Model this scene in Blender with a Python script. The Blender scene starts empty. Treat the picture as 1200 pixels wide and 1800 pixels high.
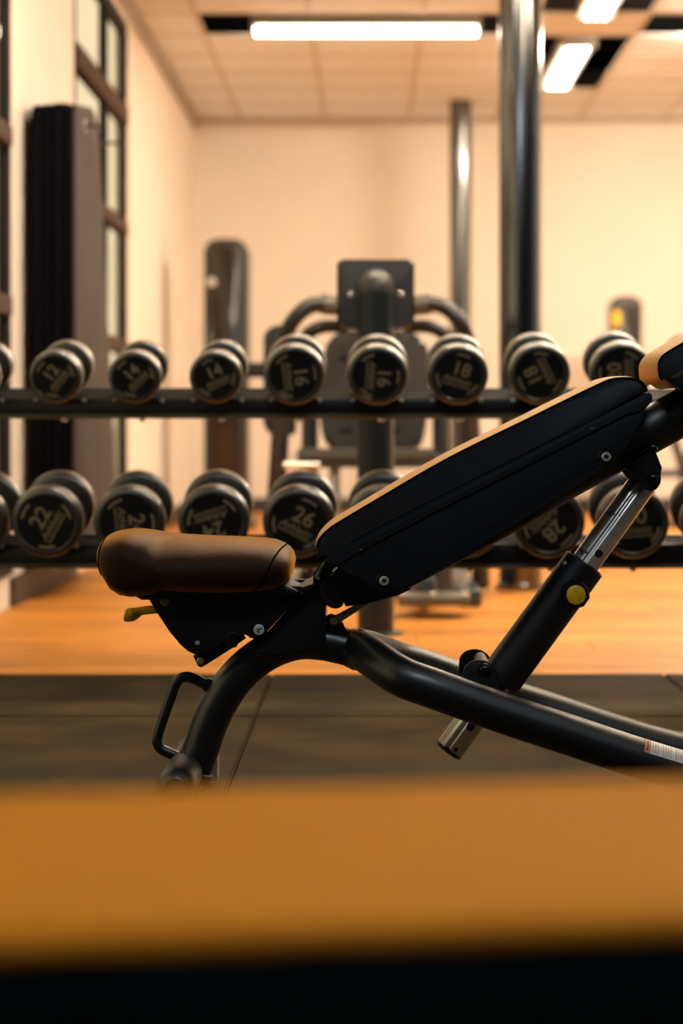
import bpy, bmesh, math, random
from mathutils import Vector, Matrix
random.seed(7)
C = bpy.context.scene.collection
SC = bpy.context.scene
R = math.radians

# ------------------------------------------------------------------ camera
F = 3500.0                      # focal length in pixels of the 1200 px wide frame
EYE = 0.65
cam_d = bpy.data.cameras.new('camera')
cam = bpy.data.objects.new('camera', cam_d); C.objects.link(cam)
cam.location = (0, 0, EYE); cam.rotation_euler = (R(90), 0, 0)
cam_d.sensor_fit = 'HORIZONTAL'; cam_d.sensor_width = 24.0; cam_d.lens = 70.0
cam_d.shift_x = -50/1200; cam_d.shift_y = -160/1200
cam_d.clip_start = 0.05; cam_d.clip_end = 200
cam_d.dof.use_dof = True; cam_d.dof.focus_distance = 3.40; cam_d.dof.aperture_fstop = 2.8
SC.camera = cam

# ------------------------------------------------------------------ world and exposure
w = bpy.data.worlds.new('world'); SC.world = w; w.use_nodes = True
bg = w.node_tree.nodes['Background']
bg.inputs[0].default_value = (0.90, 0.70, 0.50, 1); bg.inputs[1].default_value = 1.0
SC.view_settings.view_transform = 'Standard'; SC.view_settings.look = 'None'
SC.view_settings.gamma = 1.0; SC.view_settings.use_curve_mapping = False
SC.view_settings.exposure = 0.47
WARM = (1.0, 0.85, 0.64); COOL = (0.76, 0.90, 1.0)
LAMP_BACK = 340.0; LAMP_CROSS = 27.0; LAMP_ALONG = 22.0; LAMP_MID = 90.0; LAMP_MID2 = 66.0; FILL_COOL = 46.0; FILL_DIM = 4.0

# ------------------------------------------------------------------ helpers
def P(u, v, Y):
    """point at distance Y that the photograph shows at pixel u, v"""
    return Vector(((u-650.0)*Y/F, Y, EYE-(v-740.0)*Y/F))
def XZ(pts, Y):
    return [((u-650.0)*Y/F, EYE-(v-740.0)*Y/F) for u, v in pts]

ORG = {}
def nodes(m):
    m.use_nodes = True
    return m.node_tree.nodes, m.node_tree.links, m.node_tree.nodes['Principled BSDF']
MATS = {}
def mat(name, col, rough=0.5, metal=0.0, spec=0.5, coat=0.0, var=0.0, vscale=8.0, bump=0.0, bscale=200.0, vstretch=(1,1,1), col2=None, emit=None, estr=0.0, coatr=0.1, sheen=None, ior=1.5):
    m = bpy.data.materials.new(name); n, l, b = nodes(m)
    b.inputs['Base Color'].default_value = (*col, 1)
    b.inputs['Roughness'].default_value = rough; b.inputs['IOR'].default_value = ior
    b.inputs['Metallic'].default_value = metal
    b.inputs['Specular IOR Level'].default_value = spec
    b.inputs['Coat Weight'].default_value = coat
    b.inputs['Coat Roughness'].default_value = coatr
    tc = n.new('ShaderNodeTexCoord')
    if var or col2:
        mp = n.new('ShaderNodeMapping'); mp.inputs['Scale'].default_value = vstretch
        l.new(tc.outputs['Object'], mp.inputs[0])
        nz = n.new('ShaderNodeTexNoise'); nz.inputs['Scale'].default_value = vscale; nz.inputs['Detail'].default_value = 6
        l.new(mp.outputs[0], nz.inputs['Vector'])
        rp = n.new('ShaderNodeValToRGB')
        c2 = col2 or tuple(c*(1-var) for c in col)
        rp.color_ramp.elements[0].color = (*c2, 1); rp.color_ramp.elements[1].color = (*col, 1)
        rp.color_ramp.elements[0].position = .35; rp.color_ramp.elements[1].position = .65
        l.new(nz.outputs[0], rp.inputs[0]); l.new(rp.outputs[0], b.inputs['Base Color'])
    if bump:
        nb = n.new('ShaderNodeTexNoise'); nb.inputs['Scale'].default_value = bscale; nb.inputs['Detail'].default_value = 3
        l.new(tc.outputs['Object'], nb.inputs['Vector'])
        bp = n.new('ShaderNodeBump'); bp.inputs['Strength'].default_value = bump; bp.inputs['Distance'].default_value = .002
        l.new(nb.outputs[0], bp.inputs['Height']); l.new(bp.outputs[0], b.inputs['Normal'])
    if sheen:
        b.inputs['Sheen Weight'].default_value = sheen[0]; b.inputs['Sheen Roughness'].default_value = sheen[1]; b.inputs['Sheen Tint'].default_value = (*sheen[2], 1)
    if emit:
        b.inputs['Emission Color'].default_value = (*emit, 1); b.inputs['Emission Strength'].default_value = estr
    MATS[name] = m
    return m

def finish(name, me, m, parent=None, smooth=True, angle=35):
    if isinstance(m, str): m = MATS[m]
    if not me.materials: me.materials.append(m)
    if smooth:
        me.shade_smooth(); me.set_sharp_from_angle(angle=R(angle))
    o = bpy.data.objects.new(name, me); C.objects.link(o)
    if parent is not None:
        o.parent = parent
        ORG[o.name] = ORG.get(parent.name, Vector((0, 0, 0)))
    return o
def from_bm(name, bm, m, parent=None, smooth=True, angle=35):
    bmesh.ops.recalc_face_normals(bm, faces=bm.faces[:])
    if parent is not None:
        o = ORG.get(parent.name, Vector((0, 0, 0)))
        if o.length: bmesh.ops.translate(bm, vec=-o, verts=bm.verts[:])
    me = bpy.data.meshes.new(name); bm.to_mesh(me); bm.free()
    return finish(name, me, m, parent, smooth, angle)
def tag(o, label=None, cat=None, group=None, kind=None):
    if label: o['label'] = label
    if cat: o['category'] = cat
    if group: o['group'] = group
    if kind: o['kind'] = kind
    return o
def thing(name, label, cat, loc=(0, 0, 0), group=None, local=False):
    o = bpy.data.objects.new(name, None); C.objects.link(o); o.location = loc
    o.empty_display_size = .1
    ORG[o.name] = Vector((0, 0, 0)) if local else Vector(loc)
    return tag(o, label, cat, group)

def b_box(bm, lo, hi):
    vs = [bm.verts.new((x, y, z)) for x in (lo[0], hi[0]) for y in (lo[1], hi[1]) for z in (lo[2], hi[2])]
    for f in ((0,1,3,2),(4,6,7,5),(0,4,5,1),(2,3,7,6),(0,2,6,4),(1,5,7,3)):
        bm.faces.new([vs[i] for i in f])
    return vs
def box(name, lo, hi, m, parent=None, bev=0.0, seg=2):
    bm = bmesh.new(); b_box(bm, lo, hi)
    if bev: bmesh.ops.bevel(bm, geom=bm.edges[:], offset=bev, segments=seg, profile=.5, affect='EDGES')
    return from_bm(name, bm, m, parent, smooth=bool(bev))
def prism(name, pts, y0, y1, m, parent=None, bev=0.0, seg=3, angle=35):
    """outline in x, z given thickness along y, with rounded rims"""
    bm = bmesh.new()
    a = [bm.verts.new((x, y0, z)) for x, z in pts]; b = [bm.verts.new((x, y1, z)) for x, z in pts]
    n = len(pts)
    fa = bm.faces.new(a); fb = bm.faces.new(b[::-1])
    for i in range(n): bm.faces.new((a[i], b[i], b[(i+1) % n], a[(i+1) % n]))
    if bev:
        rim = list(set(fa.edges[:]+fb.edges[:]))
        bmesh.ops.bevel(bm, geom=rim, offset=bev, segments=seg, profile=.5, affect='EDGES', clamp_overlap=True)
    return from_bm(name, bm, m, parent, angle=angle)
def chaikin(pts, it=2, closed=True):
    for _ in range(it):
        out = []
        n = len(pts)
        for i in range(n if closed else n-1):
            p, q = Vector(pts[i]), Vector(pts[(i+1) % n])
            out += [tuple(p*.75+q*.25), tuple(p*.25+q*.75)]
        if not closed: out = [pts[0]]+out+[pts[-1]]
        pts = out
    return pts
def fillet(pts, r, n=4):
    """round every corner of a closed outline"""
    out = []
    N = len(pts)
    for i in range(N):
        p = Vector(pts[i]); a = Vector(pts[i-1]); b = Vector(pts[(i+1) % N])
        da, db = a-p, b-p
        t = min(r, da.length*.45, db.length*.45)
        s, e = p+da.normalized()*t, p+db.normalized()*t
        for k in range(n+1):
            q = k/n
            out.append(tuple(s*(1-q)**2+p*2*q*(1-q)+e*q*q))
    return out
def catmull(pts, sub=6):
    pts = [Vector(p) for p in pts]
    ext = [pts[0]*2-pts[1]]+pts+[pts[-1]*2-pts[-2]]
    out = []
    for i in range(1, len(ext)-2):
        p0, p1, p2, p3 = ext[i-1:i+3]
        for k in range(sub):
            t = k/sub
            out.append(.5*((2*p1)+(p2-p0)*t+(2*p0-5*p1+4*p2-p3)*t*t+(3*p1-p0-3*p2+p3)*t**3))
    out.append(pts[-1])
    return out
def sweep_frames(pts):
    n = len(pts); tans = []
    for i in range(n):
        t = (pts[min(i+1, n-1)]-pts[max(i-1, 0)]).normalized(); tans.append(t)
    up = Vector((0, 1, 0)) if abs(tans[0].y) < .9 else Vector((0, 0, 1))
    fr = []
    nrm = (up-tans[0]*up.dot(tans[0])).normalized()
    for t in tans:
        nrm = (nrm-t*nrm.dot(t)).normalized()
        fr.append((nrm, t.cross(nrm)))
    return fr
def b_tube(bm, pts, r, seg=16, caps=True, sub=0, squash=(1, 1)):
    pts = [Vector(p) for p in pts]
    if sub: pts = catmull(pts, sub)
    fr = sweep_frames(pts); rings = []
    for i, (p, (a, b)) in enumerate(zip(pts, fr)):
        rr = r[i] if isinstance(r, (list, tuple)) else r
        rings.append([bm.verts.new(p+a*math.cos(2*math.pi*k/seg)*rr*squash[0]+b*math.sin(2*math.pi*k/seg)*rr*squash[1]) for k in range(seg)])
    for x, y in zip(rings, rings[1:]):
        for k in range(seg): bm.faces.new((x[k], x[(k+1) % seg], y[(k+1) % seg], y[k]))
    if caps: bm.faces.new(rings[0][::-1]); bm.faces.new(rings[-1])
def tube(name, pts, r, m, parent=None, seg=16, sub=0, squash=(1, 1)):
    bm = bmesh.new(); b_tube(bm, pts, r, seg, True, sub, squash)
    return from_bm(name, bm, m, parent, angle=50)
def lathe(name, prof, origin, axis, m, parent=None, seg=32, angle=35):
    """prof: (radius, distance along axis)"""
    bm = bmesh.new(); origin = Vector(origin); ax = Vector(axis).normalized()
    s = ax.orthogonal().normalized(); t = ax.cross(s); rings = []
    for r, d in prof:
        c = origin+ax*d
        if r < 1e-6: rings.append([bm.verts.new(c)])
        else: rings.append([bm.verts.new(c+s*math.cos(2*math.pi*k/seg)*r+t*math.sin(2*math.pi*k/seg)*r) for k in range(seg)])
    for x, y in zip(rings, rings[1:]):
        for k in range(seg):
            k2 = (k+1) % seg
            if len(x) == 1 and len(y) == 1: continue
            if len(x) == 1: bm.faces.new((x[0], y[k2], y[k]))
            elif len(y) == 1: bm.faces.new((x[k], x[k2], y[0]))
            else: bm.faces.new((x[k], x[k2], y[k2], y[k]))
    return from_bm(name, bm, m, parent, angle=angle)
def pin(name, p0, axis, r, ln, m, parent=None, seg=20, bev=.15):
    b = r*bev
    return lathe(name, [(0, 0), (r-b, 0), (r, b), (r, ln-b), (r-b, ln), (0, ln)], p0, axis, m, parent, seg)
TEXTS = {}
def text_mesh(body, size, ext=.0004, shear=0.0, bold=0.0):
    key = (body, size, shear, bold)
    if key not in TEXTS:
        cu = bpy.data.curves.new('lettering', 'FONT'); cu.body = body; cu.size = size; cu.extrude = ext
        cu.align_x = 'CENTER'; cu.align_y = 'CENTER'; cu.shear = shear; cu.offset = bold; cu.resolution_u = 3
        o = bpy.data.objects.new('lettering', cu); C.objects.link(o)
        dg = bpy.context.evaluated_depsgraph_get()
        me = bpy.data.meshes.new_from_object(o.evaluated_get(dg))
        bpy.data.objects.remove(o); bpy.data.curves.remove(cu)
        TEXTS[key] = [(v.co.x, v.co.y, v.co.z) for v in me.vertices], [tuple(p.vertices) for p in me.polygons]
        bpy.data.meshes.remove(me)
    return TEXTS[key]
def text_on(name, body, size, origin, xdir, ydir, m, parent, shear=0.0, bold=0.0, ext=.0004):
    vs, fs = text_mesh(body, size, ext, shear, bold)
    xd = Vector(xdir).normalized(); yd = Vector(ydir).normalized(); nd = xd.cross(yd)
    o = Vector(origin)-ORG.get(parent.name, Vector((0, 0, 0)))
    me = bpy.data.meshes.new(name)
    me.from_pydata([tuple(o+xd*x+yd*y+nd*z) for x, y, z in vs], [], fs)
    return finish(name, me, m, parent, smooth=False)

# ------------------------------------------------------------------ materials
mat('wall_paint', (.86, .80, .71), .75, var=.03, vscale=3)
mat('ceiling_tile', (.74, .78, .80), .9, bump=.25, bscale=400)
mat('ceiling_grid', (.55, .48, .40), .6)
mat('plenum', (.006, .006, .008), .9)
mat('trim_grey', (.42, .40, .36), .6)
mat('baseboard', (.035, .032, .03), .5)
mat('frame_dark', (.03, .027, .026), .8, spec=.1)
mat('frame_brown', (.09, .062, .05), .85, spec=.05)
mat('rear_wall', (.05, .06, .08), .8)
mat('rubber', (.064, .042, .015), .8, spec=.08, col2=(.032, .022, .008), vscale=4, bump=.7, bscale=260)
mat('rubber_joint', (.012, .011, .01), .9)
mat('vinyl_lit_tan', (.62, .31, .085), .55, spec=.25, bump=.3, bscale=420)  # tan highlight along the cushion tops, painted in as base colour
mat('pad_side', (.012, .040, .055), .6, spec=.2)  # bluish ambient on the shaded pad side put into this teal base
mat('vinyl', (.020, .008, .0025), .5, spec=.3, ior=1.25, sheen=(1.0, .36, (1.0, .44, .05)), bump=.35, bscale=420)  # near-black vinyl; orange sheen tint painted in for warm grazing reflections
mat('pad_leather', (.68, .225, .010), .7, spec=.3, ior=1.12, sheen=(.6, .45, (1.0, .38, .03)), bump=.2, bscale=420)  # brown leather, with an orange sheen painted in for warm grazing light
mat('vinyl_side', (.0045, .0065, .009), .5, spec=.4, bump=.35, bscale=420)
mat('stitch', (.003, .003, .003), .9, spec=.02)
mat('satin_black', (.003, .004, .0055), .38, spec=.7, sheen=(.25, .22, (1.0, .78, .5)))  # warm sheen tint paints tan edge highlights onto the black finish
mat('shell_plastic', (.0035, .0065, .011), .42, spec=.45, bump=.08, bscale=700)
mat('bracket_black', (.0025, .003, .004), .45, spec=.35)
mat('gloss_black', (.006, .006, .008), .18, spec=.5)
mat('chrome', (.88, .82, .72), .24, metal=.75)
mat('steel', (.75, .73, .68), .32, metal=.7)
mat('link_steel', (.42, .45, .38), .4, metal=.6)
mat('yellow', (.95, .55, .008), .45, var=.3, vscale=60)
mat('yellow_lever', (1.0, .58, .04), .35)
mat('cap_grey', (.22, .20, .17), .55)
mat('hole', (.002, .002, .002), .9)
mat('print_black', (.01, .01, .01), .6)
mat('sticker_orange', (.85, .28, .08), .5)
mat('sticker_white', (.80, .72, .62), .5)
mat('disc_white', (.62, .62, .58), .4)
mat('db_rubber', (.012, .010, .008), .34, spec=1.0, coat=.9, coatr=.36, sheen=(.22, .40, (1.0, .78, .46)), bump=.15, bscale=500)  # black rubber; warm sheen tint paints tan highlights on the rims
mat('db_face', (.003, .0035, .005), .5, spec=.3)
mat('db_print', (.26, .20, .11), .5)
mat('rack_steel', (.003, .003, .0035), .38, spec=.4)
mat('rack_tray', (.004, .004, .005), .75, spec=.1)
mat('rack_flange', (.12, .10, .06), .4)  # floor reflection on the rounded lip painted in as an olive base
mat('column_paint', (.16, .165, .17), .15, metal=1.0)
mat('post_paint', (.010, .016, .020), .35, spec=.45)
mat('mat_black', (.003, .003, .005), .9, spec=.04)
mat('mat_brown', (.045, .033, .027), .8, var=.25, vscale=6)
mat('machine_plastic', (.042, .041, .04), .40, spec=.6)
mat('machine_frame', (.035, .045, .055), .35, spec=.5, coat=.3)
mat('machine_pad', (.02, .02, .022), .45)
mat('machine_grey', (.11, .10, .08), .4)
mat('tower_shell', (.026, .020, .016), .3, spec=.5)
mat('tower_glass', (.02, .017, .015), .12, spec=.6)
mat('lamp_house', (.45, .43, .38), .5)
mat('exterior_wall', (.34, .37, .33), .9, var=.2, vscale=.8)
mat('exterior_ground', (.25, .26, .22), .9, var=.2, vscale=2)
mat('exterior_glass', (.10, .13, .14), .2)
for nm_, st_ in (('tube_back', LAMP_BACK), ('tube_cross', LAMP_CROSS), ('tube_along', LAMP_ALONG), ('tube_mid', LAMP_MID), ('tube_mid_along', LAMP_MID2)):
    mat(nm_, (1, .9, .7), .4, emit=WARM, estr=st_)
mat('tube_cool_fill', (.9, .95, 1), .4, emit=COOL, estr=FILL_COOL)  # unseen tubes added as cool front fill
mat('tube_dim_fill', (.9, .95, 1), .4, emit=COOL, estr=FILL_DIM)  # weaker tubes of the same added, unseen fill

def wood_material():
    m = bpy.data.materials.new('oak_floor'); n, l, b = nodes(m)
    tc = n.new('ShaderNodeTexCoord'); oi = n.new('ShaderNodeObjectInfo')
    sh = n.new('ShaderNodeVectorMath'); sh.operation = 'ADD'
    mul = n.new('ShaderNodeVectorMath'); mul.operation = 'SCALE'; mul.inputs[0].default_value = (7, 13, 0)
    l.new(oi.outputs['Random'], mul.inputs['Scale']); l.new(tc.outputs['Object'], sh.inputs[0]); l.new(mul.outputs[0], sh.inputs[1])
    mp = n.new('ShaderNodeMapping'); mp.inputs['Scale'].default_value = (1.2, 16, 1); l.new(sh.outputs[0], mp.inputs[0])
    nz = n.new('ShaderNodeTexNoise'); nz.inputs['Scale'].default_value = 2.2; nz.inputs['Detail'].default_value = 8; l.new(mp.outputs[0], nz.inputs['Vector'])
    rp = n.new('ShaderNodeValToRGB')
    rp.color_ramp.elements[0].color = (.42, .155, .028, 1); rp.color_ramp.elements[1].color = (.72, .295, .055, 1)
    rp.color_ramp.elements[0].position = .36; rp.color_ramp.elements[1].position = .62
    l.new(nz.outputs[0], rp.inputs[0])
    hs = n.new('ShaderNodeHueSaturation'); mr = n.new('ShaderNodeMapRange')
    mr.inputs['To Min'].default_value = .82; mr.inputs['To Max'].default_value = 1.12
    l.new(oi.outputs['Random'], mr.inputs['Value']); l.new(mr.outputs[0], hs.inputs['Value']); l.new(rp.outputs[0], hs.inputs['Color'])
    l.new(hs.outputs[0], b.inputs['Base Color'])
    b.inputs['Roughness'].default_value = .42; b.inputs['IOR'].default_value = 1.16
    MATS['oak_floor'] = m
wood_material()
def glass_material(name, tint):
    m = bpy.data.materials.new(name); n, l, b = nodes(m)
    n.remove(b); out = n['Material Output']
    tr = n.new('ShaderNodeBsdfTransparent'); tr.inputs[0].default_value = (*tint, 1)
    gl = n.new('ShaderNodeBsdfGlossy'); gl.inputs['Roughness'].default_value = .03
    mx = n.new('ShaderNodeMixShader')
    mx.inputs[0].default_value = .06; l.new(tr.outputs[0], mx.inputs[1]); l.new(gl.outputs[0], mx.inputs[2]); l.new(mx.outputs[0], out.inputs[0])
    MATS[name] = m
glass_material('pane_glass', (.92, .94, .88)); glass_material('pane_glass_blue', (.70, .85, 1.0))  # blue tint stands in for cooler daylight on the right

# ------------------------------------------------------------------ room shell
XL, XR, YB, YF, HC = -1.26, 4.2, 14.2, -2.5, 2.80
YM = 5.09                                     # where the rubber tiles meet the wood
fl = box('floor', (XL-.3, YF-.2, -.12), (XR+.2, YB+.2, -.022), 'rubber_joint'); tag(fl, kind='structure')
# wood: planks laid across the room; the far ones share one sheet
def plank_mesh(lx, ly):
    bm = bmesh.new(); b_box(bm, (-lx/2, -ly/2, -.022), (lx/2, ly/2, 0))
    top = [e for e in bm.edges if all(v.co.z > -.001 for v in e.verts)]
    bmesh.ops.bevel(bm, geom=top, offset=.0015, segments=1, affect='EDGES')
    bmesh.ops.recalc_face_normals(bm, faces=bm.faces[:])
    me = bpy.data.meshes.new('plank'); bm.to_mesh(me); bm.free(); me.materials.append(MATS['oak_floor']); return me
pw, pl = .19, 1.40
pm = plank_mesh(pl-.002, pw-.002)
nrow = 24
for r in range(nrow):
    off = [0, .55, .2, .9][r % 4]
    x = XL-off
    while x < XR:
        x0, x1 = max(x, XL), min(x+pl, XR)
        if x1-x0 > .05:
            me = pm if x1-x0 > pl-.001 else plank_mesh(x1-x0-.002, pw-.002)
            o = bpy.data.objects.new('plank', me); C.objects.link(o); o.parent = fl
            o.location = ((x0+x1)/2, YM+(r+.5)*pw, 0)
        x += pl
o = box('plank_field', (XL, YM+nrow*pw+.002, -.022), (XR, YB, 0), 'oak_floor', fl); tag(o, kind='stuff')
# rubber tiles
def rtile(x0, x1, y0, y1):
    bm = bmesh.new(); b_box(bm, (x0+.0015, y0+.0015, -.022), (x1-.0015, y1-.0015, .004))
    top = [e for e in bm.edges if all(v.co.z > .003 for v in e.verts)]
    bmesh.ops.bevel(bm, geom=top, offset=.004, segments=2, affect='EDGES')
    return from_bm('rubber_tile', bm, 'rubber', fl)
ys = [YM, 4.36, 3.36, 2.36, 1.36, .36, -.64, -1.64, YF]
xs = [XL, -.25, .75, 1.75, 2.75, 3.75, XR]
for a, b in zip(ys, ys[1:]):
    for c, d in zip(xs, xs[1:]): rtile(c, d, b, a)

# ceiling: plenum slab, T bars, lift-out tiles, and slots left open for the lamps
ce = box('ceiling', (XL-.3, YF-.2, HC+.35), (XR+.2, YB+.2, HC+.45), 'plenum'); tag(ce, kind='structure')
GX0, GY0, G = -.92, 11.1, .6
slots = []                                    # (x0, x1, y0, y1, along, lamp material)
for yc, tm, tm2 in ((10.8, 'tube_cross', 'tube_along'), (6.0, 'tube_mid', 'tube_mid_along'), (1.2, 'tube_cool_fill', 'tube_dim_fill')):
    slots += [(-.92, .88, yc-.3, yc+.3, 'x', tm), (1.48, 3.28, yc-.3, yc+.3, 'x', 'tube_back' if yc > 9 else tm2),
              (.88, 1.48, yc+.3, yc+2.1, 'y', tm2), (.88, 1.48, yc-2.1, yc-.3, 'y', tm2)]
def in_slot(x, y): return any(a < x < b and c < y < d for a, b, c, d, _, _ in slots)
tm_cache = {}
def ctile(x0, x1, y0, y1):
    k = (round(x1-x0, 3), round(y1-y0, 3))
    if k not in tm_cache:
        bm = bmesh.new(); b_box(bm, (-k[0]/2+.010, -k[1]/2+.010, .003), (k[0]/2-.010, k[1]/2-.010, .012))
        bmesh.ops.recalc_face_normals(bm, faces=bm.faces[:])
        me = bpy.data.meshes.new('ceiling_tile'); bm.to_mesh(me); bm.free(); me.materials.append(MATS['ceiling_tile']); tm_cache[k] = me
    o = bpy.data.objects.new('ceiling_tile', tm_cache[k]); C.objects.link(o); o.parent = ce
    o.location = ((x0+x1)/2, (y0+y1)/2, HC)
gx = sorted([XL]+[GX0+i*G for i in range(9) if GX0+i*G < XR]+[XR])
gy = sorted([YF]+[GY0+i*G for i in range(-23, 6) if YF < GY0+i*G < YB-.05]+[YB])
grid = bmesh.new()
for i in range(len(gx)-1):
    for j in range(len(gy)-1):
        cx, cy = (gx[i]+gx[i+1])/2, (gy[j]+gy[j+1])/2
        if not in_slot(cx, cy): ctile(gx[i], gx[i+1], gy[j], gy[j+1])
for x in gx[1:-1]:
    for j in range(len(gy)-1):
        if not in_slot(x, (gy[j]+gy[j+1])/2): b_box(grid, (x-.012, gy[j], HC-.002), (x+.012, gy[j+1], HC+.008))
for y in gy[1:-1]:
    for i in range(len(gx)-1):
        if not in_slot((gx[i]+gx[i+1])/2, y): b_box(grid, (gx[i], y-.012, HC-.0015), (gx[i+1], y+.012, HC+.007))
from_bm('grid_bars', grid, 'ceiling_grid', ce, smooth=False)

# walls
def wall(name, boxes, m):
    bm = bmesh.new()
    for lo, hi in boxes: b_box(bm, lo, hi)
    return tag(from_bm(name, bm, m, smooth=False), kind='structure')
WZ0, WZ1 = .12, 2.70
T = .06
wall('wall_left', [((XL-T, 6.96, -.02), (XL, 8.48, HC+.4)), ((XL-T, 10.3, -.02), (XL, YB, HC+.4)),
                   ((XL-T, 2.6, -.02), (XL, 6.96, WZ0)), ((XL-T, 8.48, -.02), (XL, 10.3, WZ0)),
                   ((XL-T, 2.6, WZ1), (XL, 6.96, HC+.4)), ((XL-T, 8.48, WZ1), (XL, 10.3, HC+.4))], 'wall_paint')
wall('wall_back', [((XL-T, YB, -.02), (XR+T, YB+.2, HC+.4))], 'wall_paint')
wall('wall_left_near', [((XL-T, YF, -.02), (XL, 2.6, HC+.4))], 'rear_wall')
wall('wall_right_near', [((XR, YF, -.02), (XR+.06, 6.8, HC+.4))], 'rear_wall')
wall('wall_right', [((XR, 8.6, -.02), (XR+.06, YB, HC+.4)), ((XR, 6.8, -.02), (XR+.06, 8.6, .12)), ((XR, 6.8, WZ1), (XR+.06, 8.6, HC+.4))], 'wall_paint')
wall('wall_front', [((XL-T, YF-.2, -.02), (XR+T, YF, HC+.4))], 'rear_wall')
tag(box('baseboard_back', (XL, YB-.02, 0), (XR, YB+.01, .10), 'baseboard'), kind='structure')
bb = bmesh.new()
for a, b in ((YF, 2.6), (6.96, 8.48), (10.3, YB-.02)): b_box(bb, (XL-.01, a, 0), (XL+.018, b, .10))
tag(from_bm('baseboard_left', bb, 'baseboard', smooth=False), kind='structure')
tr = bmesh.new()
b_box(tr, (XL-.01, YF, HC-.055), (XL+.03, YB, HC-.008)); b_box(tr, (XL-.01, YF, HC-.02), (XL+.055, YB, HC+.003))
tag(from_bm('trim_1', tr, 'trim_grey', smooth=False), kind='structure')
tag(box('trim_2', (XL+.03, YB-.03, HC-.03), (XR, YB+.01, HC+.003), 'ceiling_grid'), kind='structure')

# windows in the left wall: dark frames, each pane of its own
def window(n, y0, y1, mull, tran, side=-1, glass='pane_glass'):
    root = bpy.data.objects.new('window_%d' % n, None); C.objects.link(root); root.location = (XL-.02 if side < 0 else XR+.02, (y0+y1)/2, WZ0)
    ORG[root.name] = Vector(root.location); tag(root, kind='structure')
    x0, x1 = (XL-.035, XL+.006) if side < 0 else (XR-.006, XR+.035)
    def fr(nm, lo, hi, m='frame_dark'): return box(nm, lo, hi, m, root, bev=.006)
    e = .004
    fr('jamb', (x0, y0-e, WZ0), (x1, y0+.03, WZ1)); fr('jamb', (x0, y1-.03, WZ0), (x1, y1+e, WZ1))
    fr('head', (x0, y0, WZ1-.07), (x1, y1, WZ1+e)); fr('sill', (x0-.01, y0, WZ0-e), (x1+.01, y1, WZ0+.06))
    ysp = [y0+.03]+[m for m in mull]+[y1-.03]
    for m in mull: fr('mullion', (x0, m-.03, WZ0+.06), (x1, m+.03, WZ1-.07))
    for z, h in tran: fr('transom', (x0-.002, y0+.03, z-h/2), (x1+.012, y1-.03, z+h/2), 'frame_brown')
    zs = [WZ0+.06]+[z for z, h in sorted(tran)]+[WZ1-.07]
    for a, b in zip(ysp, ysp[1:]):
        for c, d in zip(zs, zs[1:]):
            box('pane', ((x0+x1)/2-.004, a, c), ((x0+x1)/2+.004, b, d), glass, root)
window(1, 2.6, 6.96, [3.5, 4.4, 5.3, 6.15], [(2.22, .09), (1.64, .07), (1.05, .07)])
window(2, 8.48, 10.3, [9.52], [(2.22, .10), (1.64, .07), (1.03, .07)])
window(3, 6.8, 8.6, [7.7], [(2.22, .09), (1.03, .07)], 1, 'pane_glass_blue')

# outside: paving and the flank of a neighbouring building
tag(box('ground_outside', (-40, -20, -.35), (XL-T, 200, -.15), 'exterior_ground'), kind='structure')
tag(box('ground_yard', (XR+.06, -20, -.35), (40, 60, -.15), 'exterior_ground'), kind='structure')
nb = thing('neighbouring_building', 'grey rendered building across the yard seen through the tall windows', 'building', (-14, 30, -.15))
box('wall', (-22, 6, -.2), (-11, 56, 3.4), 'exterior_wall', nb)
for k in range(8):
    y = 10+k*5.5
    box('window', (-11.02, y, 1.0), (-10.95, y+2.2, 2.5), 'exterior_glass', nb, bev=.02)
box('roof', (-22.2, 5.8, 3.4), (-10.7, 56.2, 3.6), 'frame_dark', nb)

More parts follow.
